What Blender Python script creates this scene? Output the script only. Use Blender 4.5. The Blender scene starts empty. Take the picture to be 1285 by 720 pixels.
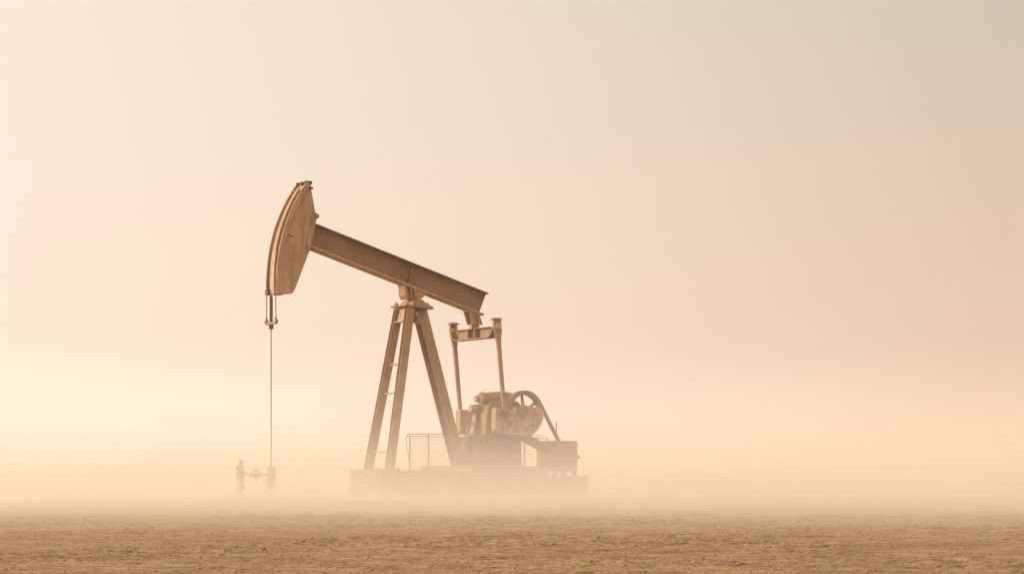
import bpy, bmesh, math, random
import numpy as np
from mathutils import Vector, Matrix

random.seed(7)
scene = bpy.context.scene
COL = scene.collection
R = math.radians
PI = math.pi

# ------------------------------------------------------------------ helpers
def tag(o, label=None, cat=None, group=None, kind=None):
    if label: o['label'] = label
    if cat: o['category'] = cat
    if group: o['group'] = group
    if kind: o['kind'] = kind
    return o

def empty(name, loc=(0, 0, 0), rz=0.0):
    o = bpy.data.objects.new(name, None)
    o.empty_display_size = .3
    o.location = loc
    o.rotation_euler = (0, 0, rz)
    COL.objects.link(o)
    return o

def obj(name, bm, mat, parent=None, bevel=0.0, smooth=False, loc=(0, 0, 0)):
    bmesh.ops.recalc_face_normals(bm, faces=bm.faces[:])
    me = bpy.data.meshes.new(name)
    bm.to_mesh(me)
    bm.free()
    me.materials.append(mat)
    o = bpy.data.objects.new(name, me)
    o.location = loc
    COL.objects.link(o)
    if parent is not None:
        o.parent = parent
    if smooth:
        for p in me.polygons:
            p.use_smooth = True
        try:
            me.set_sharp_from_angle(angle=R(38))
        except Exception:
            pass
    if bevel:
        m = o.modifiers.new('bevel', 'BEVEL')
        m.width = bevel
        m.segments = 2
        m.limit_method = 'ANGLE'
        m.angle_limit = R(40)
    return o

def box(bm, lo, hi):
    x0, y0, z0 = lo
    x1, y1, z1 = hi
    v = [bm.verts.new(p) for p in ((x0, y0, z0), (x1, y0, z0), (x1, y1, z0), (x0, y1, z0),
                                   (x0, y0, z1), (x1, y0, z1), (x1, y1, z1), (x0, y1, z1))]
    for f in ((0, 3, 2, 1), (4, 5, 6, 7), (0, 1, 5, 4), (1, 2, 6, 5), (2, 3, 7, 6), (3, 0, 4, 7)):
        bm.faces.new([v[i] for i in f])
    return v

def frame(a, b, up=(0, 1, 0)):
    """matrix whose z runs a->b and whose y is as near 'up' as it can be"""
    a, b, up = Vector(a), Vector(b), Vector(up)
    z = (b - a).normalized()
    x = up.cross(z)
    if x.length < 1e-5:
        x = Vector((1, 0, 0)).cross(z)
    x.normalize()
    y = z.cross(x)
    M = Matrix((x, y, z)).transposed().to_4x4()
    M.translation = a
    return M, (b - a).length

def extrude_poly(bm, pts, a, b, up=(0, 1, 0), scale_end=1.0):
    """polygon pts (x,y) swept from a to b"""
    M, L = frame(a, b, up)
    lo = [bm.verts.new(M @ Vector((p[0], p[1], 0))) for p in pts]
    hi = [bm.verts.new(M @ Vector((p[0] * scale_end, p[1] * scale_end, L))) for p in pts]
    n = len(pts)
    for i in range(n):
        bm.faces.new((lo[i], lo[(i + 1) % n], hi[(i + 1) % n], hi[i]))
    bm.faces.new(lo[::-1])
    bm.faces.new(hi)

def rect(w, h):
    return [(-w / 2, -h / 2), (w / 2, -h / 2), (w / 2, h / 2), (-w / 2, h / 2)]

def ibeam(w, h, tw, tf):
    """I section: flanges w wide facing +-y, overall depth h"""
    a, b, c = w / 2, h / 2, tw / 2
    d = b - tf
    return [(-a, -b), (a, -b), (a, -d), (c, -d), (c, d), (a, d), (a, b), (-a, b), (-a, d), (-c, d), (-c, -d), (-a, -d)]

def circle(r, n=24):
    return [(r * math.cos(2 * PI * i / n), r * math.sin(2 * PI * i / n)) for i in range(n)]

def rod(bm, a, b, r, n=12, r2=None):
    extrude_poly(bm, circle(r, n), a, b, scale_end=(r2 / r if r2 else 1.0))

def tube(bm, pts, r, n=8):
    """round tube through a polyline, one continuous surface"""
    pts = [Vector(p) for p in pts]
    rings = []
    for i, p in enumerate(pts):
        d = (pts[min(i + 1, len(pts) - 1)] - pts[max(i - 1, 0)]).normalized()
        x = d.cross(Vector((0, 1, 0)))
        if x.length < .05:
            x = d.cross(Vector((1, 0, 0)))
        x.normalize()
        y = d.cross(x)
        rings.append([bm.verts.new(p + r * (math.cos(2 * PI * k / n) * x + math.sin(2 * PI * k / n) * y)) for k in range(n)])
    for a, b in zip(rings, rings[1:]):
        for k in range(n):
            bm.faces.new((a[k], a[(k + 1) % n], b[(k + 1) % n], b[k]))
    bm.faces.new(rings[0][::-1])
    bm.faces.new(rings[-1])

def plate(bm, pts, v0, v1):
    """outline in the local x-z plane, given thickness along y"""
    lo = [bm.verts.new((p[0], v0, p[1])) for p in pts]
    hi = [bm.verts.new((p[0], v1, p[1])) for p in pts]
    n = len(pts)
    for i in range(n):
        bm.faces.new((lo[i], lo[(i + 1) % n], hi[(i + 1) % n], hi[i]))
    bm.faces.new(lo[::-1])
    bm.faces.new(hi)

def revolve(bm, prof, a, b, n=28):
    """profile [(t along a->b in metres, radius)] turned about a->b"""
    M, L = frame(a, b)
    rings = []
    for t, r in prof:
        rings.append([bm.verts.new(M @ Vector((r * math.cos(2 * PI * k / n), r * math.sin(2 * PI * k / n), t))) for k in range(n)])
    for p, q in zip(rings, rings[1:]):
        for k in range(n):
            bm.faces.new((p[k], p[(k + 1) % n], q[(k + 1) % n], q[k]))
    bm.faces.new(rings[0][::-1])
    bm.faces.new(rings[-1])

def round_poly(pts, rad, n=5):
    """round the corners of a polygon; rad is one number or one per corner"""
    out = []
    N = len(pts)
    for i in range(N):
        r = rad[i] if isinstance(rad, (list, tuple)) else rad
        p, a, b = Vector(pts[i]), Vector(pts[i - 1]), Vector(pts[(i + 1) % N])
        if r <= 0:
            out.append(tuple(p))
            continue
        da, db = (a - p).normalized(), (b - p).normalized()
        for k in range(n + 1):
            t = k / n
            q = p + da * r * (1 - t) ** 2 + db * r * t ** 2
            out.append(tuple(q))
    return out

# ------------------------------------------------------------------ materials
def new_mat(name):
    m = bpy.data.materials.new(name)
    m.use_nodes = True
    nt = m.node_tree
    nt.nodes.clear()
    return m, nt, nt.nodes, nt.links

def paint(name, base, rust, rough=.6, scale=1.0, wear=.5, bump=.25, streak=True):
    m, nt, N, L = new_mat(name)
    out = N.new('ShaderNodeOutputMaterial')
    b = N.new('ShaderNodeBsdfPrincipled')
    L.new(b.outputs[0], out.inputs[0])
    tc = N.new('ShaderNodeTexCoord')
    mp = N.new('ShaderNodeMapping')
    L.new(tc.outputs['Object'], mp.inputs[0])
    def noise(s, det=6, rgh=.6, vec=None):
        n = N.new('ShaderNodeTexNoise')
        n.inputs['Scale'].default_value = s * scale
        n.inputs['Detail'].default_value = det
        n.inputs['Roughness'].default_value = rgh
        L.new(vec or mp.outputs[0], n.inputs['Vector'])
        return n
    def ramp(src, stops):
        r = N.new('ShaderNodeValToRGB')
        el = r.color_ramp.elements
        while len(el) < len(stops):
            el.new(.5)
        for e, (p, c) in zip(el, stops):
            e.position = p
            e.color = (*c, 1) if len(c) == 3 else c
        L.new(src, r.inputs[0])
        return r
    def mix(f, a, bb, mode='MIX'):
        x = N.new('ShaderNodeMix')
        x.data_type = 'RGBA'
        x.blend_type = mode
        if isinstance(f, float):
            x.inputs[0].default_value = f
        else:
            L.new(f, x.inputs[0])
        for s, k in ((a, 6), (bb, 7)):
            if isinstance(s, tuple):
                x.inputs[k].default_value = (*s, 1)
            else:
                L.new(s, x.inputs[k])
        return x.outputs[2]
    fade = tuple(min(1, c * 1.22 + .03) for c in base)
    dirt = tuple(c * .72 for c in base)
    n1 = noise(.9, 7, .62)
    c = mix(ramp(n1.outputs[0], [(.35, (0, 0, 0)), (.68, (1, 1, 1))]).outputs[0], base, fade)
    n2 = noise(3.1, 8, .7)
    c = mix(ramp(n2.outputs[0], [(.5, (0, 0, 0)), (.72, (.7, .7, .7))]).outputs[0], c, dirt)
    if streak:   # runs of dirty water down the paint
        ms = N.new('ShaderNodeMapping')
        ms.inputs['Scale'].default_value = (6, 6, .55)
        L.new(tc.outputs['Object'], ms.inputs[0])
        n3 = noise(1.2, 5, .6, ms.outputs[0])
        c = mix(ramp(n3.outputs[0], [(.5, (0, 0, 0)), (.75, (.55 * wear, .55 * wear, .55 * wear))]).outputs[0], c, rust)
    n4 = noise(9.0, 9, .74)          # chips and rust freckles
    chip = ramp(n4.outputs[0], [(.60, (0, 0, 0)), (.66, (wear, wear, wear))])
    c = mix(chip.outputs[0], c, rust)
    L.new(c, b.inputs['Base Color'])
    rr = ramp(n2.outputs[0], [(.3, (rough - .1,) * 3), (.7, (min(1, rough + .2),) * 3)])
    L.new(rr.outputs[0], b.inputs['Roughness'])
    bp = N.new('ShaderNodeBump')
    bp.inputs['Strength'].default_value = bump
    bp.inputs['Distance'].default_value = .01
    n5 = noise(22, 5, .6)
    L.new(n5.outputs[0], bp.inputs['Height'])
    L.new(bp.outputs[0], b.inputs['Normal'])
    b.inputs['Specular IOR Level'].default_value = .3
    return m

TAN = (.315, .182, .095)
M_paint = paint('weathered_tan_paint', TAN, (.13, .055, .024))
M_head = paint('faded_tan_paint', (.385, .245, .150), (.085, .034, .015), wear=1.0)
M_beam = paint('brown_tan_paint', (.235, .122, .058), (.12, .048, .02), wear=.55)
M_flange = paint('lit_flange_paint', (.40, .24, .13), (.16, .07, .03), wear=.4)  # lighter colour paints in the light caught by the beam's lower flange
M_crank = paint('pale_crank_paint', (.40, .25, .15), (.12, .055, .025), wear=.8)
M_light = paint('pale_worn_and_fogged_paint', (.45, .30, .19), (.20, .10, .05), wear=.4)  # worn parts, and the wellhead with fog put into its colour
M_dark = paint('dark_rusty_steel', (.13, .066, .034), (.08, .03, .014), rough=.7)
M_gear = paint('greasy_tan_paint', (.26, .142, .070), (.12, .055, .025), wear=.7)
M_steel = paint('dull_rod_steel', (.20, .135, .085), (.12, .06, .03), rough=.5, streak=False)
M_belt = paint('dusty_belt_rubber', (.23, .135, .075), (.13, .065, .035), rough=.85, streak=False)
M_conc = paint('dusty_concrete', (.32, .225, .15), (.21, .13, .08), rough=.9, wear=.4)
M_wire = paint('galvanised_wire', (.22, .14, .09), (.13, .065, .035), rough=.6, streak=False)

# ------------------------------------------------------------------ noise for the ground
def vnoise(x, y, seed):
    rs = np.random.RandomState(seed)
    T = rs.rand(256, 256)
    xi, yi = np.floor(x).astype(np.int64), np.floor(y).astype(np.int64)
    fx, fy = x - xi, y - yi
    fx, fy = fx * fx * (3 - 2 * fx), fy * fy * (3 - 2 * fy)
    g = lambda i, j: T[i & 255, j & 255]
    return ((g(xi, yi) * (1 - fx) + g(xi + 1, yi) * fx) * (1 - fy) + (g(xi, yi + 1) * (1 - fx) + g(xi + 1, yi + 1) * fx) * fy) * 2 - 1

def ground_h(x, y):
    c, s = .83, .56
    xr, yr = x * c - y * s, x * s + y * c
    h = .014 * np.clip(1.6 - y / 22, .15, 1) * vnoise(xr / 5.3, yr / 5.3, 1) + .007 * vnoise(x / 1.7, y / 1.9, 2)
    patch = np.clip(.5 + .9 * vnoise(xr / 2.3 + 9, yr / 2.3, 3) + .4 * vnoise(x / .8, y / .8, 33), .12, 1)
    f = .009 * (1 - np.abs(vnoise(xr / .75, yr / .42, 4)) * 2)
    f += .011 * vnoise(x / .42, y / .21, 5) + .013 * vnoise(xr / .16, yr / .105, 6)
    f += .014 * (1 - 2 * np.abs(vnoise(x / .065, y / .06, 7)))
    return h + patch * f

def sand_material():
    m, nt, N, L = new_mat('dry_crumbly_soil')
    out = N.new('ShaderNodeOutputMaterial')
    b = N.new('ShaderNodeBsdfPrincipled')
    L.new(b.outputs[0], out.inputs[0])
    tc = N.new('ShaderNodeTexCoord')
    def noise(s, det=6, rgh=.6, sq=(1, 1, 1)):
        n = N.new('ShaderNodeTexNoise')
        n.inputs['Scale'].default_value = s
        n.inputs['Detail'].default_value = det
        n.inputs['Roughness'].default_value = rgh
        mp = N.new('ShaderNodeMapping')
        mp.inputs['Scale'].default_value = sq
        mp.inputs['Rotation'].default_value = (0, 0, .12)
        L.new(tc.outputs['Object'], mp.inputs[0])
        L.new(mp.outputs[0], n.inputs['Vector'])
        return n
    def ramp(src, a, b_):
        r = N.new('ShaderNodeMapRange')
        r.inputs['From Min'].default_value = a
        r.inputs['From Max'].default_value = b_
        L.new(src, r.inputs['Value'])
        return r.outputs[0]
    def mix(f, a, bb):
        x = N.new('ShaderNodeMix')
        x.data_type = 'RGBA'
        L.new(f, x.inputs[0])
        for s, k in ((a, 6), (bb, 7)):
            if isinstance(s, tuple):
                x.inputs[k].default_value = (*s, 1)
            else:
                L.new(s, x.inputs[k])
        return x.outputs[2]
    c = mix(ramp(noise(.35, 5).outputs[0], .38, .64), GROUND[0], GROUND[1])
    c = mix(ramp(noise(1.3, 7, .68, (.3, 1, 1)).outputs[0], .46, .64), c, GROUND[2])
    c = mix(ramp(noise(3.6, 7, .74, (.32, 1, 1)).outputs[0], .48, .60), c, GROUND[3])
    c = mix(ramp(noise(8, 6, .78, (.34, 1, 1)).outputs[0], .51, .60), c, GROUND[4])
    c = mix(ramp(noise(21, 4, .78, (.5, 1, 1)).outputs[0], .53, .62), c, GROUND[3])
    L.new(c, b.inputs['Base Color'])
    b.inputs['Roughness'].default_value = .95
    b.inputs['Specular IOR Level'].default_value = .1
    bp = N.new('ShaderNodeBump')
    bp.inputs['Strength'].default_value = 1.0
    bp.inputs['Distance'].default_value = .02
    L.new(noise(26, 8, .7).outputs[0], bp.inputs['Height'])
    L.new(bp.outputs[0], b.inputs['Normal'])
    return m

GROUND = [(.315, .216, .122), (.265, .179, .099), (.185, .122, .066), (.425, .302, .182), (.12, .077, .041)]
M_sand = sand_material()

def grid_mesh(name, X, Y, Z, mat, smooth=True):
    nr, nc = X.shape
    co = np.stack([X, Y, Z], -1).reshape(-1, 3).astype(np.float32)
    idx = np.arange(nr * nc).reshape(nr, nc)
    f = np.stack([idx[:-1, :-1], idx[:-1, 1:], idx[1:, 1:], idx[1:, :-1]], -1).reshape(-1, 4)
    me = bpy.data.meshes.new(name)
    me.vertices.add(len(co))
    me.vertices.foreach_set('co', co.ravel())
    me.loops.add(f.size)
    me.loops.foreach_set('vertex_index', f.ravel().astype(np.int32))
    me.polygons.add(len(f))
    me.polygons.foreach_set('loop_start', np.arange(0, f.size, 4, dtype=np.int32))
    me.polygons.foreach_set('loop_total', np.full(len(f), 4, dtype=np.int32))
    me.update(calc_edges=True)
    me.materials.append(mat)
    if smooth:
        me.polygons.foreach_set('use_smooth', np.ones(len(f), dtype=bool))
    o = bpy.data.objects.new(name, me)
    COL.objects.link(o)
    return o

rows = list(np.linspace(-90, 6, 24)) + [6.5]
y = 7.0
while y < 1600:
    rows.append(y)
    y += max(.045, min(.09, y * y / 3200) if y < 34 else y * y / 3200 - .27)
rows = np.array(rows)
kin = np.linspace(-.40, .40, 860)
g = np.geomspace(.41, 8, 34)
kk = np.concatenate([-g[::-1], kin, g])
W = np.clip(rows, 8, 300)
GX = W[:, None] * kk[None, :]
GY = np.repeat(rows[:, None], len(kk), 1)
GZ = ground_h(GX, GY)
fade = np.clip((GY - 60) / 100, 0, 1)
GZ = GZ * (1 - .5 * fade)
ground = grid_mesh('ground', GX, GY, GZ, M_sand)
tag(ground, kind='structure')

# loose clods and stones lying on the soil, past counting
def clods(n=12000):
    rs = np.random.RandomState(5)
    bm = bmesh.new()
    bmesh.ops.create_icosphere(bm, subdivisions=1, radius=1)
    tv = np.array([v.co[:] for v in bm.verts])
    tf = np.array([[v.index for v in f.verts] for f in bm.faces])
    bm.free()
    ys = 8.2 + 26 * rs.rand(n) ** 1.3
    xs = ys * (rs.rand(n) - .5) * .78
    zs = ground_h(xs, ys)
    r = .006 + .017 * rs.rand(n) ** 5
    P = tv[None] * rs.uniform(.75, 1.22, (n, len(tv), 1)) * np.stack([rs.uniform(.8, 1.8, n), rs.uniform(.7, 1.3, n), rs.uniform(.45, .9, n)], -1)[:, None, :] * r[:, None, None]
    a = rs.rand(n)[:, None] * 6.28
    X = P[..., 0] * np.cos(a) - P[..., 1] * np.sin(a) + xs[:, None]
    Y = P[..., 0] * np.sin(a) + P[..., 1] * np.cos(a) + ys[:, None]
    Z = P[..., 2] + (zs + r * .15)[:, None]
    co = np.stack([X, Y, Z], -1).reshape(-1, 3).astype(np.float32)
    f = (tf[None] + (np.arange(n) * len(tv))[:, None, None]).reshape(-1, 3)
    me = bpy.data.meshes.new('soil_clods')
    me.vertices.add(len(co))
    me.vertices.foreach_set('co', co.ravel())
    me.loops.add(f.size)
    me.loops.foreach_set('vertex_index', f.ravel().astype(np.int32))
    me.polygons.add(len(f))
    me.polygons.foreach_set('loop_start', np.arange(0, f.size, 3, dtype=np.int32))
    me.polygons.foreach_set('loop_total', np.full(len(f), 3, dtype=np.int32))
    me.update(calc_edges=True)
    o = bpy.data.objects.new('soil_clods', me)
    COL.objects.link(o)
    return o
M_clod = paint('dry_earth_clod', (.30, .20, .115), (.21, .135, .075), rough=.95, scale=4, streak=False)
cl = tag(clods(), kind='stuff')
cl.data.materials.append(M_clod)

# ------------------------------------------------------------------ the pumping unit
TH = R(36)
ORG = ((516 - 642.5) / 2400 * 60, 60.0, 0.0)
RZ = PI + TH                       # local x points to the well, local y to the near side
PIV = (0.0, 6.42)                  # centre bearing in local x-z
AL = math.atan2(8.29 - 6.54, 3.57 + 2.83)    # tilt of the walking beam

jack = empty('pumpjack', ORG, RZ)
tag(jack, 'tan rusty oil pumpjack with its horsehead raised, standing in ground mist', 'pumpjack')

# --- walking beam
ca, sa = math.cos(AL), math.sin(AL)
def B(s, h):       # along the beam from the pivot, above the beam's underside
    z0 = 6.545
    return (s * ca - h * sa, z0 + s * sa + h * ca)
DEP = .76
bm = bmesh.new()
s0, s1 = -2.66, 3.86
def beam_bar(bm, s0, s1, h0, h1, v0, v1):
    plate(bm, [B(s0, h0), B(s1, h0), B(s1, h1), B(s0, h1)], v0, v1)
sec = [(-.016, .072), (.016, .072), (.016, DEP - .045), (.19, DEP - .028), (.19, DEP), (-.19, DEP), (-.19, DEP - .028), (-.016, DEP - .045)]
lo = [bm.verts.new((B(s0 - (.10 if h > .5 else 0), h)[0], v, B(s0 - (.10 if h > .5 else 0), h)[1])) for v, h in sec]
hi = [bm.verts.new((B(s1, h)[0], v, B(s1, h)[1])) for v, h in sec]
for i in range(8):
    bm.faces.new((lo[i], lo[(i + 1) % 8], hi[(i + 1) % 8], hi[i]))
bm.faces.new(lo[::-1]); bm.faces.new(hi)
beam = obj('walking_beam', bm, M_beam, jack, bevel=.006)
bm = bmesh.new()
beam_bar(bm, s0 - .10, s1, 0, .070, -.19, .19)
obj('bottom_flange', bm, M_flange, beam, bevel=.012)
# web stiffener and splice plates, parts of the beam
bm = bmesh.new()
beam_bar(bm, .18, .21, .075, DEP - .05, .017, .12)
beam_bar(bm, .18, .21, .075, DEP - .05, -.12, -.017)
obj('web_stiffener', bm, M_beam, beam)
for k in range(7):
    for v in (.12, -.12):
        bm = bmesh.new()
        p = B(-.62 + k * .13, .07)
        q = B(-.62 + k * .13, .115)
        rod(bm, (p[0], v, p[1]), (q[0], v, q[1]), .022, 6)
        obj('bolt', bm, M_dark, beam)

# --- horsehead
HW = .29
RA = 4.93
def arc(r, a0, a1, n=26):
    return [(PIV[0] + r * math.cos(R(a0 + (a1 - a0) * i / n)), PIV[1] + .06 + r * math.sin(R(a0 + (a1 - a0) * i / n))) for i in range(n + 1)]
A0, A1 = -4.6, 37.6
front = arc(RA - .03, A0, A1)
back_top = (3.60, 8.50)
back_mid = (3.80, 7.50)
back_bot = (4.40, 6.13)
outline = front + [(3.80, 9.45)] + [back_top, back_mid] + round_poly([(3.80, 7.50), (4.385, 6.12), front[0]], [0, .12, 0], 5)[1:-1]
head = empty('horsehead')
bpy.data.objects.remove(head)
bm = bmesh.new()
plate(bm, outline, HW - .03, HW)
plate(bm, outline, -HW, -HW + .03)
ins = arc(RA - .16, A0 + .4, A1 - .6)
inner = ins + [back_top, back_mid, (4.40, 6.17)]
inner = [(p[0] * .985 + 4.3 * .015, p[1] * .985 + 7.7 * .015) for p in inner]
plate(bm, inner, -HW + .031, HW - .031)
head = obj('horsehead', bm, M_head, jack, bevel=.006)
# curved face plate, rims standing proud at both edges
def arc_band(bm, r0, r1, v0, v1, a0=A0, a1=A1, n=34):
    inn, outr = arc(r0, a0, a1, n), arc(r1, a0, a1, n)
    plate_pts = [(inn[i], outr[i]) for i in range(n + 1)]
    rings = [[bm.verts.new((p[0], v, p[1])) for p, v in ((i, v0), (o, v0), (o, v1), (i, v1))] for i, o in plate_pts]
    for a, b in zip(rings, rings[1:]):
        for k in range(4):
            bm.faces.new((a[k], a[(k + 1) % 4], b[(k + 1) % 4], b[k]))
    bm.faces.new(rings[0][::-1]); bm.faces.new(rings[-1])
bm = bmesh.new()
arc_band(bm, RA - .10, RA - .028, -HW + .032, HW - .032)
arc_band(bm, RA - .026, RA + .022, -.11, .11, A0, A1 - 3)
obj('face_plate', bm, M_light, head, smooth=True)
for sgn in (1, -1):
    bm = bmesh.new()
    arc_band(bm, RA - .12, RA + .03, sgn * HW + sgn * .002, sgn * (HW + .05))
    obj('face_rim', bm, M_head, head, bevel=.006, smooth=True)
# ears and cable keeper at the top of the head
bm = bmesh.new()
top = (PIV[0] + (RA) * math.cos(R(A1)), PIV[1] + .06 + RA * math.sin(R(A1)))
for v in (-.26, 0, .26):
    box(bm, (top[0] - .16, v - .045, top[1] - .05), (top[0] + .06, v + .045, top[1] + .055))
rod(bm, (top[0] - .10, -HW - .07, top[1] - .03), (top[0] - .10, HW + .07, top[1] - .03), .035, 10)
box(bm, (top[0] - .17, HW + .01, top[1] - .20), (top[0] - .06, HW + .06, top[1] - .12))
obj('cable_keeper', bm, M_dark, head, bevel=.008)
# mounting plate between head and beam, pins
bm = bmesh.new()
plate(bm, [(3.57, 8.58), (3.72, 8.62), (3.97, 7.52), (3.82, 7.46)], HW + .003, HW + .05)
plate(bm, [(3.57, 8.58), (3.72, 8.62), (3.97, 7.52), (3.82, 7.46)], -HW - .05, -HW - .003)
obj('mounting_plate', bm, M_head, head, bevel=.01)
for (px, pz, rr) in ((3.60, 8.50, .075), (3.90, 7.58, .05)):
    bm = bmesh.new()
    rod(bm, (px, -HW - .075, pz), (px, HW + .075, pz), rr, 18)
    obj('head_pin', bm, M_paint, head, bevel=.012, smooth=True)
bm = bmesh.new()
plate(bm, [(4.36, 7.82), (4.63, 7.85), (4.63, 7.885), (4.36, 7.855)], HW + .001, HW + .012)
obj('weld_patch', bm, M_dark, head)

# --- saddle and centre bearing
bm = bmesh.new()
ba, bb_ = B(.40, -.002), B(-.46, -.002)
plate(bm, [ba, B(.40, -.035), B(-.46, -.035), bb_], -.21, .21)
# lit front gusset, recessed web, near and far rear gussets
fp = [B(.36, -.035), B(.30, -.035), (.20, 6.19), (.26, 6.19), (.335, 6.30)]
plate(bm, fp, -.20, .20)
plate(bm, [B(.29, -.035), (.19, 6.19), (-.12, 6.19), B(-.10, -.035)], .06, .11)
plate(bm, [B(.29, -.035), (.19, 6.19), (-.12, 6.19), B(-.10, -.035)], -.11, -.06)
for v in (.112, -.20):
    plate(bm, round_poly([B(.02, -.035), (-.02, 6.23), (-.22, 6.20), (-.34, 6.29), B(-.44, -.035)], [0, .05, .10, .05, 0], 4), v, v + .088)
plate(bm, [B(.15, -.035), (.12, 6.22), (.06, 6.22), B(.08, -.035)], .112, .19)
obj('saddle', bm, M_paint, jack, bevel=.012)
bm = bmesh.new()
cap = [(.25 * math.cos(R(a)), 6.002 + .20 * math.sin(R(a))) for a in range(0, 181, 12)]
cap = [(p[0] - .06, p[1]) for p in cap]
plate(bm, cap, -.38, .40)
obj('centre_bearing', bm, M_paint, jack, bevel=.02, smooth=True)
for u in (.36, -.40):
    for v in (-.30, .30):
        bm = bmesh.new()
        box(bm, (u - .07, v - .06, 6.001), (u + .07, v + .06, 6.07))
        rod(bm, (u, v, 6.06), (u, v, 6.12), .035, 8)
        obj('bearing_block', bm, M_light, jack, bevel=.01)

# --- samson post: top plate, three H-section legs, ladder rungs
bm = bmesh.new()
plate(bm, [(.50, 5.955), (.50, 6.0), (-.50, 6.0), (-.56, 5.90), (-.50, 5.90)], -.46, .46)
post_top = obj('post_cap', bm, M_paint, jack, bevel=.01)
def leg(a, b, w, d):
    bm = bmesh.new()
    extrude_poly(bm, ibeam(w, d, .022, .026), a, b, up=(0, 1, 0))
    return obj('leg', bm, M_paint, jack, bevel=.004)
leg((1.20, .62, .86), (.26, .33, 5.90), .27, .16)
leg((1.20, -.62, .86), (.26, -.33, 5.90), .27, .16)
leg((-1.80, .0, .99), (-.30, 0, 5.90), .34, .36)
bm = bmesh.new()          # plate joining the front legs at the top
plate(bm, [(.36, 5.50), (.40, 5.50), (.305, 5.94), (.265, 5.94)], -.24, .24)
plate(bm, [(.30, 5.47), (.50, 5.47), (.50, 5.50), (.30, 5.50)], -.25, .25)
obj('front_tie_plate', bm, M_light, jack, bevel=.004)
bm = bmesh.new()
revolve(bm, [(0, .05), (.0, .11), (.08, .12), (.40, .12), (.401, .05)], (-.33, -.2, 5.76), (-.33, .28, 5.76), 20)
plate(bm, [(-.22, 5.42), (-.08, 5.50), (-.08, 5.70), (-.24, 5.74)], -.05, .24)
obj('rear_leg_knuckle', bm, M_paint, jack, bevel=.01, smooth=True)
for z in (4.15, 3.25, 1.42):
    t = (z - .86) / (5.9 - .86)
    u = 1.20 + (.26 - 1.20) * t
    hv = .62 + (.33 - .62) * t
    bm = bmesh.new()
    box(bm, (u - .06, -hv + .083, z - .028), (u + .04, hv - .083, z + .028))
    obj('ladder_rung', bm, M_crank, jack, bevel=.006)
for v in (.62, -.62):
    bm = bmesh.new()
    box(bm, (.93, v - .24, .853), (1.48, v + .24, .885))
    for du in (.06, .49):
        for dv in (-.19, .19):
            rod(bm, (.93 + du, v + dv, .88), (.93 + du, v + dv, .95), .028, 6)
    obj('foot_plate', bm, M_paint, jack)

# --- tail bearing bracket and equalizer
bm = bmesh.new()
plate(bm, [B(-2.17, -.002), B(-2.17, -.04), B(-2.60, -.04), B(-2.60, -.002)], -.19, .19)
for v in (.14, -.19):
    plate(bm, [B(-2.20, -.04), (-2.19, 5.72), (-2.26, 5.52), (-2.40, 5.52), B(-2.44, -.04)], v, v + .05)
    plate(bm, [B(-2.46, -.04), (-2.44, 5.52), (-2.62, 5.52), B(-2.60, -.04)], v, v + .05)
plate(bm, [B(-2.32, -.04), (-2.33, 5.52), (-2.47, 5.52), B(-2.50, -.04)], -.138, .138)
obj('tail_bracket', bm, M_paint, jack, bevel=.01)
EU = -2.42
bm = bmesh.new()
rod(bm, (EU - .14, 0, 5.46), (EU + .16, 0, 5.46), .085, 16)
obj('tail_bearing', bm, M_light, jack, bevel=.01, smooth=True)
eq_bm = bmesh.new()
# web with ends sweeping up, drawn in the y-z plane
prof = [(-1.16, 5.62), (-1.16, 5.34), (-1.06, 5.16), (-.92, 5.08), (.92, 5.08), (1.06, 5.16), (1.16, 5.34), (1.16, 5.62),
        (1.05, 5.62), (1.03, 5.46), (.93, 5.37), (-.93, 5.37), (-1.03, 5.46), (-1.05, 5.62)]
lo = [eq_bm.verts.new((EU - .02, p[0], p[1])) for p in prof]
hi = [eq_bm.verts.new((EU + .02, p[0], p[1])) for p in prof]
n = len(prof)
for i in range(n):
    eq_bm.faces.new((lo[i], lo[(i + 1) % n], hi[(i + 1) % n], hi[i]))
eq_bm.faces.new(lo[::-1]); eq_bm.faces.new(hi)
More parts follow.
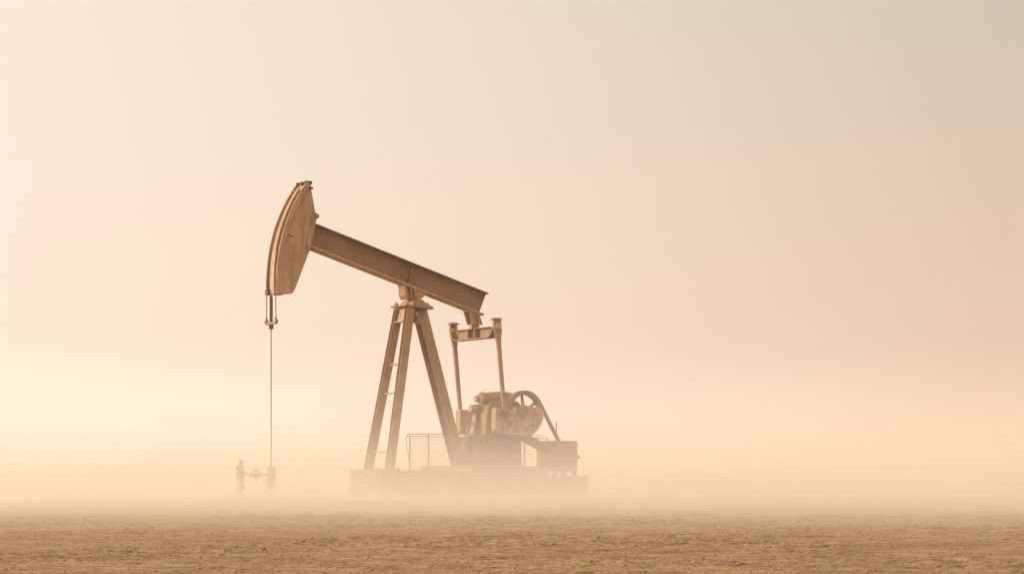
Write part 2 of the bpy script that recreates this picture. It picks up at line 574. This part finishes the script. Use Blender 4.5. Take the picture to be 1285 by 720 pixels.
# lower and upper flanges following the curve
low = prof[1:7]
for (p, q) in zip(low, low[1:]):
    extrude_poly(eq_bm, rect(.30, .04), (EU, p[0], p[1] - .018), (EU, q[0], q[1] - .018), up=(0, 0, 1))
box(eq_bm, (EU - .13, -.95, 5.372), (EU + .13, .95, 5.40))
for v in (-.22, .18):
    box(eq_bm, (EU + .021, v, 5.10), (EU + .14, v + .03, 5.37))
    box(eq_bm, (EU - .14, v, 5.10), (EU - .021, v + .03, 5.37))
eq = obj('equalizer', eq_bm, M_paint, jack, bevel=.008)
PB = (-2.72, 2.66)        # wrist pin in local x-z
VP = 1.20
for sgn in (1, -1):
    v = sgn * VP
    bm = bmesh.new()
    # pitman: fork head, taper, long shank, big end
    pts = [(.135, 0), (.14, -.36), (.10, -.54), (.066, -.74), (.056, -3.0), (.085, -3.12), (-.085, -3.12), (-.056, -3.0), (-.066, -.74), (-.10, -.54), (-.14, -.36), (-.135, 0)]
    dx = (PB[0] - EU) / (PB[1] - 5.60)
    P3 = [(EU + p[0] + dx * p[1], 5.60 + p[1]) for p in pts]
    plate(bm, P3, v - .05 + sgn * .025, v + .05 + sgn * .025)
    pit = obj('pitman_arm', bm, M_paint, jack, bevel=.012)
    bm = bmesh.new()
    box(bm, (EU - .165, v - .12, 5.602), (EU + .165, v + .13, 5.64))
    box(bm, (EU - .12, v - .10, 5.641), (EU + .12, v + .10, 5.665))
    obj('cap_plate', bm, M_paint, pit, bevel=.012)
    bm = bmesh.new()
    rod(bm, (EU, v - sgn * .10, 5.40), (EU, v + sgn * .135, 5.40), .10, 18)
    obj('pitman_pin', bm, M_light, pit, bevel=.01, smooth=True)

# --- cranks with counterweights
def crank(sgn):
    v0, v1 = (VP - .33, VP - .06) if sgn > 0 else (-VP + .06, -VP + .33)
    cc = (-3.55, 2.72)
    pts = [(-2.46, 2.12), (-2.46, 2.78), (-2.52, 2.84), (-2.95, 2.80), (-3.22, 2.72), (-3.30, 2.88), (-4.30, 2.88)]
    pts += [(cc[0] + .80 * math.cos(R(a)), cc[1] + .80 * math.sin(R(a))) for a in range(180, 271, 9)]
    pts += [(-2.52, 2.06)]
    # keep the half-disc's right edge swinging round below the shaft
    bm = bmesh.new()
    plate(bm, pts, v0, v1)
    c = obj('crank_arm', bm, M_crank, jack, bevel=.02)
    bm = bmesh.new()
    f = v1 if sgn > 0 else v0
    rod(bm, (PB[0], f - sgn * .1, PB[1]), (PB[0], f + sgn * .22, PB[1]), .105, 18)
    rod(bm, (PB[0], f + sgn * .21, PB[1]), (PB[0], f + sgn * .28, PB[1]), .065, 6)
    obj('wrist_pin', bm, M_dark, c, bevel=.008, smooth=True)
    for (u, z, r) in ((-2.72, 2.40, .045), (-2.72, 2.22, .045), (-3.02, 2.34, .10), (-3.02, 2.62, .035), (-3.20, 2.58, .035), (-3.40, 2.48, .05), (-3.55, 2.52, .05), (-3.62, 2.18, .045), (-3.9, 2.3, .045), (-4.05, 2.65, .045)):
        bm = bmesh.new()
        rod(bm, (u, f - sgn * .02, z), (u, f + sgn * .035, z), r, 12)
        obj('weight_bolt', bm, M_gear, c)
    bm = bmesh.new()
    rod(bm, (-3.45, v0 - .03, 2.72), (-3.45, v1 + .03, 2.72), .17, 20)
    box(bm, (-3.68, min(f, f + sgn * .05) + .002, 2.62), (-3.3, max(f, f + sgn * .05) + .002, 2.93))
    obj('crank_hub', bm, M_gear, c, bevel=.012)
    return c
crank(1)
crank(-1)

# --- gear reducer on its pedestal
GS = -.30
bm = bmesh.new()
gp = [(-2.28, 1.95), (-2.34, 2.62), (-2.42, 2.98), (-2.60, 3.10), (-3.55, 3.10), (-3.75, 2.9), (-3.8, 1.95)]
plate(bm, [(p[0] + GS, p[1]) for p in gp], -.34, .40)
gear = obj('gear_reducer', bm, M_gear, jack, bevel=.03)
bm = bmesh.new()
plate(bm, [(-2.36 + GS, 2.70), (-2.36 + GS, 2.75), (-3.85 + GS, 2.75), (-3.85 + GS, 2.70)], .402, .45)
obj('casing_flange', bm, M_gear, gear, bevel=.008)
for k in range(8):
    bm = bmesh.new()
    u = -2.34 - k * .2 + GS
    rod(bm, (u, .425, 2.752), (u, .425, 2.81), .025, 6)
    obj('flange_bolt', bm, M_gear, gear)
bm = bmesh.new()
revolve(bm, [(0, .05), (.0, .15), (.03, .20), (.12, .205), (.16, .185), (.17, .175), (.45, .215), (.8, .235), (1.05, .235), (1.25, .20), (1.251, .05)],
        (-2.30 + GS, .06, 3.17), (-4.0, .06, 3.17), 28)
obj('shaft_housing', bm, M_gear, gear, smooth=True)
bm = bmesh.new()
revolve(bm, [(0, .03), (.0, .08), (.04, .11), (.16, .12), (.30, .13), (.301, .03)], (-2.22 + GS, -.12, 3.16), (-2.6 + GS, -.12, 3.16), 20)
obj('oil_cap', bm, M_light, gear, smooth=True)
bm = bmesh.new()
revolve(bm, [(0, .03), (.0, .10), (.03, .125), (.14, .13), (.22, .15), (.24, .12), (.5, .12), (.501, .03)], (-2.12 + GS, -.26, 2.84), (-2.5 + GS, -.26, 2.84), 20)
obj('bearing_cover', bm, M_light, gear, smooth=True)
bm = bmesh.new()      # tapering neck under the bearing cover, down to the pedestal
plate(bm, [(-2.10 + GS, 1.952), (-2.17 + GS, 2.30), (-2.24 + GS, 2.66), (-2.33 + GS, 2.69), (-2.28 + GS, 1.952)], -.30, -.06)
obj('front_rib', bm, M_gear, gear, bevel=.02)
bm = bmesh.new()
plate(bm, [(-1.95, .99), (-2.02, 1.88), (-2.0, 1.948), (-3.86, 1.948), (-3.84, 1.88), (-3.84, .99)], -.62, .62)
box(bm, (-3.88, -.68, 1.86), (-1.97, .68, 1.90))
for u in (-2.4, -2.9, -3.4):
    box(bm, (u - .02, .62, 1.0), (u + .02, .70, 1.86))
obj('pedestal', bm, M_gear, jack, bevel=.015)
bm = bmesh.new()
tube(bm, [(-1.9, .3, 1.0), (-1.86, .3, 1.5), (-1.88, .3, 1.95), (-1.95, .3, 2.2), (-2.1, .3, 2.32), (-2.25, .3, 2.34)], .035)
tube(bm, [(-1.86, -.1, 1.0), (-1.82, -.1, 1.6), (-1.86, -.1, 2.05), (-1.98, -.1, 2.25), (-2.2, -.1, 2.3)], .028)
obj('oil_pipe', bm, M_light, jack, smooth=True)

# --- sheave on the input shaft and the belts to the motor
SV, SC, SR = .62, (-3.93, 2.70), .69
bm = bmesh.new()
n = 48
rings = []
for k in range(n):
    a = 2 * PI * k / n
    ring = []
    for r, v in ((SR - .09, SV - .11), (SR, SV - .11), (SR - .015, SV), (SR, SV + .11), (SR - .09, SV + .11)):
        ring.append(bm.verts.new((SC[0] + r * math.cos(a), v, SC[1] + r * math.sin(a))))
    rings.append(ring)
for k in range(n):
    a, b = rings[k], rings[(k + 1) % n]
    for j in range(5):
        bm.faces.new((a[j], a[(j + 1) % 5], b[(j + 1) % 5], b[j]))
sheave = obj('belt_sheave', bm, M_gear, jack, smooth=True)
bm = bmesh.new()
for k in range(6):
    a = R(60 * k + 22)
    p = (SC[0] + .08 * math.cos(a), SV, SC[1] + .08 * math.sin(a))
    q = (SC[0] + (SR - .07) * math.cos(a), SV, SC[1] + (SR - .07) * math.sin(a))
    extrude_poly(bm, rect(.11, .07), p, q, scale_end=.75)
rod(bm, (SC[0], SV - .13, SC[1]), (SC[0], SV + .13, SC[1]), .13, 20)
rod(bm, (SC[0], -.3, SC[1]), (SC[0], SV + .17, SC[1]), .06, 14)
obj('spokes', bm, M_gear, sheave, bevel=.01)
# belt: wraps the big sheave, runs to a small pulley inside the motor housing
MC, MR = (-5.22, 1.62), .20
def tangent(c0, r0, c1, r1, side):
    d = Vector((c1[0] - c0[0], c1[1] - c0[1])); L_ = d.length; d /= L_
    nrm = Vector((-d.y, d.x)) * side
    ss = (r0 - r1) / L_
    cs = math.sqrt(1 - ss * ss)
    w = d * ss + nrm * cs
    return (c0[0] + w.x * r0, c0[1] + w.y * r0), (c1[0] + w.x * r1, c1[1] + w.y * r1), math.atan2(w.y, w.x)
RB = SR + .012
ta = tangent(SC, RB, MC, MR, 1)
tb = tangent(SC, RB, MC, MR, -1)
def arc_pts(c, r, a, b, n):
    return [(c[0] + r * math.cos(a + (b - a) * i / n), c[1] + r * math.sin(a + (b - a) * i / n)) for i in range(n + 1)]
a_, b_ = ta[2], tb[2]
# go the long way round the big sheave, the short way round the pulley
dmid = math.atan2(MC[1] - SC[1], MC[0] - SC[0])
def norm(x):
    while x < 0: x += 2 * PI
    while x >= 2 * PI: x -= 2 * PI
    return x
span = norm(b_ - a_)
if norm(dmid - a_) < span:
    span -= 2 * PI
loop = arc_pts(SC, RB, a_, a_ + span, 40)
span2 = norm(a_ - b_)
if norm(dmid - b_) > span2:
    span2 -= 2 * PI
loop += arc_pts(MC, MR, b_, b_ + span2, 14)
bm = bmesh.new()
cen = Vector((sum(p[0] for p in loop) / len(loop), sum(p[1] for p in loop) / len(loop)))
N_ = len(loop)
rings = []
for i, p in enumerate(loop):
    t = Vector(loop[(i + 1) % N_]) - Vector(loop[i - 1])
    nn = Vector((-t.y, t.x)).normalized()
    if nn.dot(Vector(p) - cen) < 0:
        nn = -nn
    o_ = Vector(p) + nn * .03
    rings.append([bm.verts.new((p[0], SV - .10, p[1])), bm.verts.new((o_.x, SV - .10, o_.y)), bm.verts.new((o_.x, SV + .10, o_.y)), bm.verts.new((p[0], SV + .10, p[1]))])
for i in range(N_):
    a, b = rings[i], rings[(i + 1) % N_]
    for k in range(4):
        bm.faces.new((a[k], a[(k + 1) % 4], b[(k + 1) % 4], b[k]))
obj('drive_belt', bm, M_belt, jack, smooth=True)

bm = bmesh.new()      # sheet cover along the lower run of the belts
p0, p1 = (Vector(ta[0]), Vector(ta[1])) if ta[0][1] < tb[0][1] else (Vector(tb[0]), Vector(tb[1]))
dd = (p1 - p0).normalized()
extrude_poly(bm, rect(.24, .26), (p0.x - dd.x * .05, SV, p0.y - dd.y * .05 - .02), (p1.x - dd.x * .12, SV, p1.y - dd.y * .12 - .02))
obj('belt_guard', bm, M_belt, jack, bevel=.01)

# ------------------------------------------------------------------ things round the unit (built in the unit's own frame)
def unit_thing(name, label, cat, group=None):
    return tag(empty(name, ORG, RZ), label, cat, group)
def unit_mesh(name, bm, mat, label, cat, bevel=.0, group=None):
    o = obj(name, bm, mat, None, bevel=bevel)
    o.location = ORG
    o.rotation_euler = (0, 0, RZ)
    return tag(o, label, cat, group)

# motor housing at the rear
mot = unit_thing('motor_housing', 'boxy tan motor housing at the belt end behind the pumpjack', 'motor housing')
bm = bmesh.new()
pl = round_poly([(-4.88, .80), (-4.88, 1.82), (-5.86, 1.82), (-5.86, .80)], [.0, .05, .07, .10], 4)
plate(bm, pl, .22, .98)
obj('housing', bm, M_gear, mot, bevel=.025)
bm = bmesh.new()
plate(bm, [(-4.70, .95), (-4.70, 1.60), (-4.875, 1.79), (-4.875, .95)], .30, .90)
obj('front_cowl', bm, M_gear, mot, bevel=.02)
bm = bmesh.new()
for u in (-5.12, -5.52):
    box(bm, (u - .02, .983, .84), (u + .02, 1.0, 1.79))
obj('seam_strip', bm, M_gear, mot)
bm = bmesh.new()
box(bm, (-5.78, .985, 1.02), (-5.56, 1.0, 1.60))
obj('access_panel', bm, M_gear, mot, bevel=.006)
bm = bmesh.new()
rod(bm, (-5.86, .8, 1.30), (-5.99, .8, 1.30), .025, 10)
rod(bm, (-5.99, .8, 1.30), (-6.06, .8, 1.30), .055, 10)
obj('shaft_stub', bm, M_dark, mot, bevel=.006)
for (u, v) in ((-4.95, .30), (-4.95, .90), (-5.78, .30), (-5.78, .90)):
    bm = bmesh.new()
    box(bm, (u - .07, v - .06, .674), (u + .07, v + .06, .81))
    obj('foot', bm, M_gear, mot, bevel=.01)
# bases
bm = bmesh.new()
box(bm, (-4.2, -.95, -.3), (1.68, .95, .85))
box(bm, (1.62, -.951, .80), (1.70, .951, .875))
unit_mesh('foundation_block', bm, M_conc, 'long low concrete plinth under the front legs of the pumpjack', 'plinth', .02)
bm = bmesh.new()
box(bm, (-4.30, -1.45, -.3), (-1.32, 1.45, .94))
box(bm, (-4.33, -1.48, .942), (-1.29, 1.48, .985))
unit_mesh('gearbox_plinth', bm, M_conc, 'raised plinth with overhanging top slab beneath the gearbox pedestal', 'plinth', .015)
bm = bmesh.new()
box(bm, (-6.00, -.6, -.3), (-4.35, 1.35, .63))
box(bm, (-6.03, -.62, .632), (-4.34, 1.38, .67))
unit_mesh('motor_plinth', bm, M_conc, 'lower plinth carrying the boxy motor housing at the rear', 'plinth', .015)

# guard fence of tube and wire mesh on the near side
FV = 1.62
def fence(v, u0, u1, posts, label, loop_end):
    f = unit_thing('guard_fence', label, 'fence', 'wire guard fences beside the pumpjack')
    bm = bmesh.new()
    zt = 1.96
    if loop_end:
        tube(bm, [(u1, v, zt), (u0 - .12, v, zt), (u0 - .04, v, zt - .02), (u0, v, zt - .09), (u0 + .01, v, 1.62), (u0 - .10, v, 1.18), (u0 - .17, v, .92), (u0 - .26, v, .87), (u0 - .78, v, .87)], .013)
    else:
        tube(bm, [(u0, v, zt), (u1, v, zt)], .013)
    tube(bm, [(u0 - .85 if loop_end else u0, v, .97), (u1, v, .97)], .010)
    obj('rail', bm, M_wire, f, smooth=True)
    for u in posts:
        bm = bmesh.new()
        box(bm, (u - .016, v - .016, -.05), (u + .016, v + .016, zt + .01))
        obj('post', bm, M_wire, f)
    bm = bmesh.new()
    r = .0022
    k = 0
    u = u0 - .1
    while u > u1:
        zb = .98
        if loop_end and u > u0 - .3: zb = 1.0
        box(bm, (u - r, v - r, zb), (u + r, v + r, zt - .02))
        u -= .10
    z = 1.05
    while z < zt - .03:
        us = u0 - .02 - (max(0, 1.62 - z) * .22 if loop_end else 0)
        box(bm, (u1, v + r, z - r), (us, v + 3 * r, z + r))
        z += .10
    obj('wire_mesh', bm, M_wire, f)
    return f
fence(FV, 1.22, -3.98, (.42, -1.3, -3.22), 'wire mesh guard fence with bent tube end nearest the camera', True)
fence(-FV, -.9, -6.62, (-1.0, -2.9, -4.7, -6.15, -6.58), 'wire mesh guard fence on the far side behind gearbox', False)
bm = bmesh.new()
rod(bm, (-4.68, FV - .25, -.05), (-4.68, FV - .25, 2.42), .02, 8)
rod(bm, (-4.68, FV - .25, -.05), (-4.68, FV - .25, 1.2), .032, 8)
unit_mesh('mast_rod', bm, M_wire, 'thin upright rod rising beside the motor housing', 'rod')

# bridle, carrier bar and polished rod hanging from the head
UX = RA + .045
br = unit_thing('bridle', 'pair of thin cables with carrier bar and long rod hanging from horsehead', 'bridle')
CV = .285
for v in (CV, -CV):
    bm = bmesh.new()
    pts = [(p[0], v * .50 + v * .50 * max(0, 1 - i / 10), p[1]) for i, p in enumerate(arc(RA + .045, 0, A1 - 2.5, 30))]
    tube(bm, [(UX, v, 5.33)] + pts, .015, 8)
    obj('cable', bm, M_steel, br, smooth=True)
bm = bmesh.new()
yoke = [(-.35, 5.34), (-.35, 5.24), (-.27, 5.195), (.27, 5.195), (.35, 5.24), (.35, 5.34), (.24, 5.34), (.23, 5.265), (-.23, 5.265), (-.24, 5.34)]
lo = [bm.verts.new((UX - .04, p[0], p[1])) for p in yoke]
hi = [bm.verts.new((UX + .04, p[0], p[1])) for p in yoke]
for i in range(10):
    bm.faces.new((lo[i], lo[(i + 1) % 10], hi[(i + 1) % 10], hi[i]))
bm.faces.new(lo[::-1]); bm.faces.new(hi)
obj('carrier_bar', bm, M_steel, br, bevel=.008)
for v in (-CV, CV):
    bm = bmesh.new()
    rod(bm, (UX, v, 5.272), (UX, v, 5.40), .032, 10)
    obj('cable_socket', bm, M_steel, br, smooth=True)
bm = bmesh.new()
rod(bm, (UX, 0, 5.272), (UX, 0, 6.02), .05, 14)
rod(bm, (UX, 0, 6.02), (UX, 0, 6.10), .03, 10)
obj('rod_clamp', bm, M_dark, br, bevel=.006)
bm = bmesh.new()
rod(bm, (UX, 0, 5.06), (UX, 0, 5.188), .07, 12)
obj('clamp_nut', bm, M_dark, br, bevel=.006)
bm = bmesh.new()
rod(bm, (UX, 0, .75), (UX, 0, 5.06), .016, 10)
obj('polished_rod', bm, M_steel, br, smooth=True)
bm = bmesh.new()
box(bm, (UX - .06, -CV - .05 , 6.10), (UX + .03, -CV + .13, 6.26))
obj('cable_clip', bm, M_dark, br, bevel=.01)

# wellhead with side valve and outer fitting; its pale colour stands in for fog
wh = unit_thing('wellhead', 'small wellhead coloured pale for fog, with side pipe and valves under the rod', 'wellhead')
bm = bmesh.new()
revolve(bm, [(0, .05), (.0, .14), (.30, .14), (.301, .10), (.55, .10), (.57, .14), (.61, .14), (.62, .12), (.80, .12), (.82, .15), (.87, .15), (.91, .08), (.95, .07), (.951, .04)], (UX, 0, -.1), (UX, 0, 1), 22)
obj('casing_head', bm, M_light, wh, smooth=True)
for v in (-.13, .16):
    bm = bmesh.new()
    rod(bm, (UX, v, .78), (UX, v, .86), .03, 8)
    rod(bm, (UX, v, .86), (UX, v, .95), .06, 10)
    obj('gland_bolt', bm, M_light, wh, bevel=.01)
bm = bmesh.new()
tube(bm, [(UX + .1, 0, .72), (UX + .5, 0, .72), (UX + 1.0, 0, .78)], .032, 10)
obj('side_pipe', bm, M_light, wh, smooth=True)
bm = bmesh.new()
revolve(bm, [(0, .03), (.0, .09), (.04, .09), (.05, .05), (.10, .08), (.20, .08), (.24, .05), (.25, .09), (.30, .09), (.301, .03)], (UX + .37, 0, .72), (UX + .72, 0, .72), 16)
rod(bm, (UX + .52, 0, .76), (UX + .52, 0, .86), .02, 8)
rod(bm, (UX + .45, 0, .87), (UX + .59, 0, .87), .025, 8)
rod(bm, (UX + .52, 0, .55), (UX + .52, 0, .68), .04, 8)
obj('valve', bm, M_light, wh, smooth=True)
bm = bmesh.new()
VX = UX + 1.02
revolve(bm, [(0, .05), (.0, .09), (.25, .08), (.28, .12), (.34, .12), (.36, .10), (.46, .13), (.54, .13), (.58, .07), (.64, .07), (.66, .11), (.80, .13), (.92, .12), (.96, .10), (1.02, .09), (1.04, .07), (1.22, .07), (1.25, .05), (1.261, .02)], (VX, 0, -.1), (VX, 0, 2), 20)
rod(bm, (VX, .15, .82), (VX + .16, .15, .82), .07, 10)
rod(bm, (VX + .16, .15, .70), (VX + .16, .15, .98), .06, 10)
obj('pressure_fitting', bm, M_light, wh, smooth=True)
# ------------------------------------------------------------------ air: one even haze box and low even banks of ground mist
def volume(name, dens, color, aniso):
    m, nt, N, L = new_mat(name)
    out = N.new('ShaderNodeOutputMaterial')
    v = N.new('ShaderNodeVolumePrincipled')
    v.inputs['Color'].default_value = (*color, 1)
    v.inputs['Density'].default_value = dens
    v.inputs['Anisotropy'].default_value = aniso
    L.new(v.outputs[0], out.inputs['Volume'])
    return m
FOGC = (1.0, .94, .89)
M_haze = volume('pale_haze', .0006, FOGC, .25)
bm = bmesh.new()
box(bm, (-2700, -120, -1.2), (2700, 1700, 12.5))
tag(obj('haze', bm, M_haze), kind='stuff')

def mist_bank(yc, W_, H_, x0, x1, seed, dens, dmin=.12, WV=.10):
    """closed body of mist along x: sharp-crested, thinning upwards as z = H ln(W/d)"""
    M_m = volume('ground_mist', dens, FOGC, .25)
    xs = np.arange(x0, x1 + .1, 2.5)
    nx = len(xs)
    dn = np.concatenate([-np.geomspace(1.55, dmin / W_, 40), [0], np.geomspace(dmin / W_, 1.55, 40)])
    v1 = vnoise(xs / 31, xs * 0 + seed, 40 + seed)
    v2 = vnoise(xs / 11, xs * 0 + seed, 60 + seed)
    v3 = vnoise(xs / 45, xs * 0 + seed, 80 + seed)
    H = H_ * (1 + .16 * v1 + .07 * v2)
    Wd = W_ * (1 + WV * v3 + .6 * WV * v2)
    cy = yc + .12 * W_ * v1
    env = np.clip(np.minimum(xs - x0, x1 - xs) / 30, .02, 1)
    H = H * env
    Y = cy[:, None] + Wd[:, None] * dn[None, :]
    ad = np.maximum(np.abs(dn), dmin / W_ * .6)
    Z = np.maximum(H[:, None] * np.log(1 / ad)[None, :], -.72)
    X = np.repeat(xs[:, None], len(dn), 1)
    bm = bmesh.new()
    T = [[bm.verts.new((X[i, j], Y[i, j], Z[i, j])) for j in range(len(dn))] for i in range(nx)]
    Bt = [[bm.verts.new((X[i, j], Y[i, j], -.95)) for j in range(len(dn))] for i in range(nx)]
    nj = len(dn)
    for i in range(nx - 1):
        for j in range(nj - 1):
            bm.faces.new((T[i][j], T[i + 1][j], T[i + 1][j + 1], T[i][j + 1]))
            bm.faces.new((Bt[i][j], Bt[i][j + 1], Bt[i + 1][j + 1], Bt[i + 1][j]))
        for j in (0, nj - 1):
            bm.faces.new((T[i][j], T[i + 1][j], Bt[i + 1][j], Bt[i][j]))
    for i in (0, nx - 1):
        for j in range(nj - 1):
            bm.faces.new((T[i][j], T[i][j + 1], Bt[i][j + 1], Bt[i][j]))
    o = obj('ground_mist', bm, M_m)
    for p in o.data.polygons:
        p.use_smooth = True
    return tag(o, kind='stuff')
mist_bank(50.5, 25, 1.12, -95, 95, 3, .045)
mist_bank(47.0, 15, .50, -90, 90, 8, .05, WV=.22)
mist_bank(46.0, 28, .22, -95, 95, 5, .036, WV=.24)
mist_bank(80.0, 26, .8, -140, 140, 12, .05)
mist_bank(150.0, 60, 1.0, -260, 260, 17, .03)

# ------------------------------------------------------------------ sky, sun, camera
SUN_AZ, SUN_EL = R(-72), R(12)           # measured from +Y, negative = left of the picture
sd = Vector((math.sin(SUN_AZ) * math.cos(SUN_EL), math.cos(SUN_AZ) * math.cos(SUN_EL), math.sin(SUN_EL)))
sun = bpy.data.objects.new('sun', bpy.data.lights.new('sun', 'SUN'))
sun.data.energy = 3.8
sun.data.angle = R(12)
sun.data.color = (1, .78, .56)
sun.rotation_euler = (-sd).to_track_quat('-Z', 'Y').to_euler()
COL.objects.link(sun)

w = bpy.data.worlds.new('World')
scene.world = w
w.use_nodes = True
nt = w.node_tree
N, L = nt.nodes, nt.links
N.clear()
wo = N.new('ShaderNodeOutputWorld')
bg = N.new('ShaderNodeBackground')
bg.inputs['Strength'].default_value = .1
L.new(bg.outputs[0], wo.inputs[0])
sky = N.new('ShaderNodeTexSky')
sky.sky_type = 'NISHITA'
sky.sun_disc = False
sky.sun_elevation = SUN_EL
sky.sun_rotation = SUN_AZ
sky.dust_density = 6
sky.air_density = 1.2
# dust veil over the sky: cream round the sun, greyer away from it and higher up, short of the zenith
tc = N.new('ShaderNodeTexCoord')
def math_node(op, a, b=None, clamp=False):
    m = N.new('ShaderNodeMath')
    m.operation = op
    m.use_clamp = clamp
    for s, k in ((a, 0), (b, 1)):
        if s is None: continue
        if isinstance(s, (int, float)): m.inputs[k].default_value = s
        else: L.new(s, m.inputs[k])
    return m.outputs[0]
sep = N.new('ShaderNodeSeparateXYZ')
L.new(tc.outputs['Generated'], sep.inputs[0])
GAZ = R(-42)
gd = Vector((math.sin(GAZ), math.cos(GAZ), .10)).normalized()
dot = N.new('ShaderNodeVectorMath')
dot.operation = 'DOT_PRODUCT'
L.new(tc.outputs['Generated'], dot.inputs[0])
dot.inputs[1].default_value = gd
def maprange(src, a, b, c, d, smooth=False):
    m = N.new('ShaderNodeMapRange')
    if smooth: m.interpolation_type = 'SMOOTHSTEP'
    m.inputs['From Min'].default_value = a
    m.inputs['From Max'].default_value = b
    m.inputs['To Min'].default_value = c
    m.inputs['To Max'].default_value = d
    L.new(src, m.inputs['Value'])
    return m.outputs[0]
def cmix(f, a, b):
    x = N.new('ShaderNodeMix')
    x.data_type = 'RGBA'
    if isinstance(f, float): x.inputs[0].default_value = f
    else: L.new(f, x.inputs[0])
    for s, k in ((a, 6), (b, 7)):
        if isinstance(s, tuple): x.inputs[k].default_value = (*s, 1)
        else: L.new(s, x.inputs[k])
    return x.outputs[2]
S = 10.0
T3 = lambda *c: tuple(S * q for q in c)
lr = maprange(dot.outputs['Value'], .56, .90, 0, 1)
low = cmix(lr, T3(1.03, .75, .52), T3(1.32, 1.13, .93))
mid = cmix(lr, T3(.885, .638, .463), T3(1.11, .925, .755))
high = cmix(lr, T3(.675, .602, .488), T3(1.08, .915, .745))
veil = cmix(maprange(sep.outputs['Z'], .015, .075, 0, 1, True), low, mid)
veil = cmix(maprange(sep.outputs['Z'], .08, .25, 0, 1), veil, high)
veil = cmix(maprange(sep.outputs['Z'], .27, .75, 0, 1, True), veil, tuple(S * c for c in (1.6, 1.26, .93)))  # unseen zenith brightened, added to throw more light on fog and ground
final = cmix(.88, sky.outputs[0], veil)
L.new(final, bg.inputs['Color'])

cam = bpy.data.objects.new('camera', bpy.data.cameras.new('camera'))
cam.location = (0, 0, .8)
cam.rotation_euler = (PI / 2, 0, 0)
cam.data.sensor_width = 36
cam.data.lens = 2400 / 1285 * 36
cam.data.shift_y = (592 - 360) / 1285
cam.data.clip_start = .1
cam.data.clip_end = 6000
COL.objects.link(cam)
scene.camera = cam

scene.render.engine = 'CYCLES'
cy = scene.cycles
cy.max_bounces = 10
cy.diffuse_bounces = 3
cy.glossy_bounces = 2
cy.volume_bounces = 5
cy.transparent_max_bounces = 64
cy.sample_clamp_indirect = 6
cy.use_denoising = True
vs = scene.view_settings
vs.view_transform = 'Standard'
vs.look = 'None'
vs.gamma = 1
vs.use_curve_mapping = False
vs.exposure = 0.0
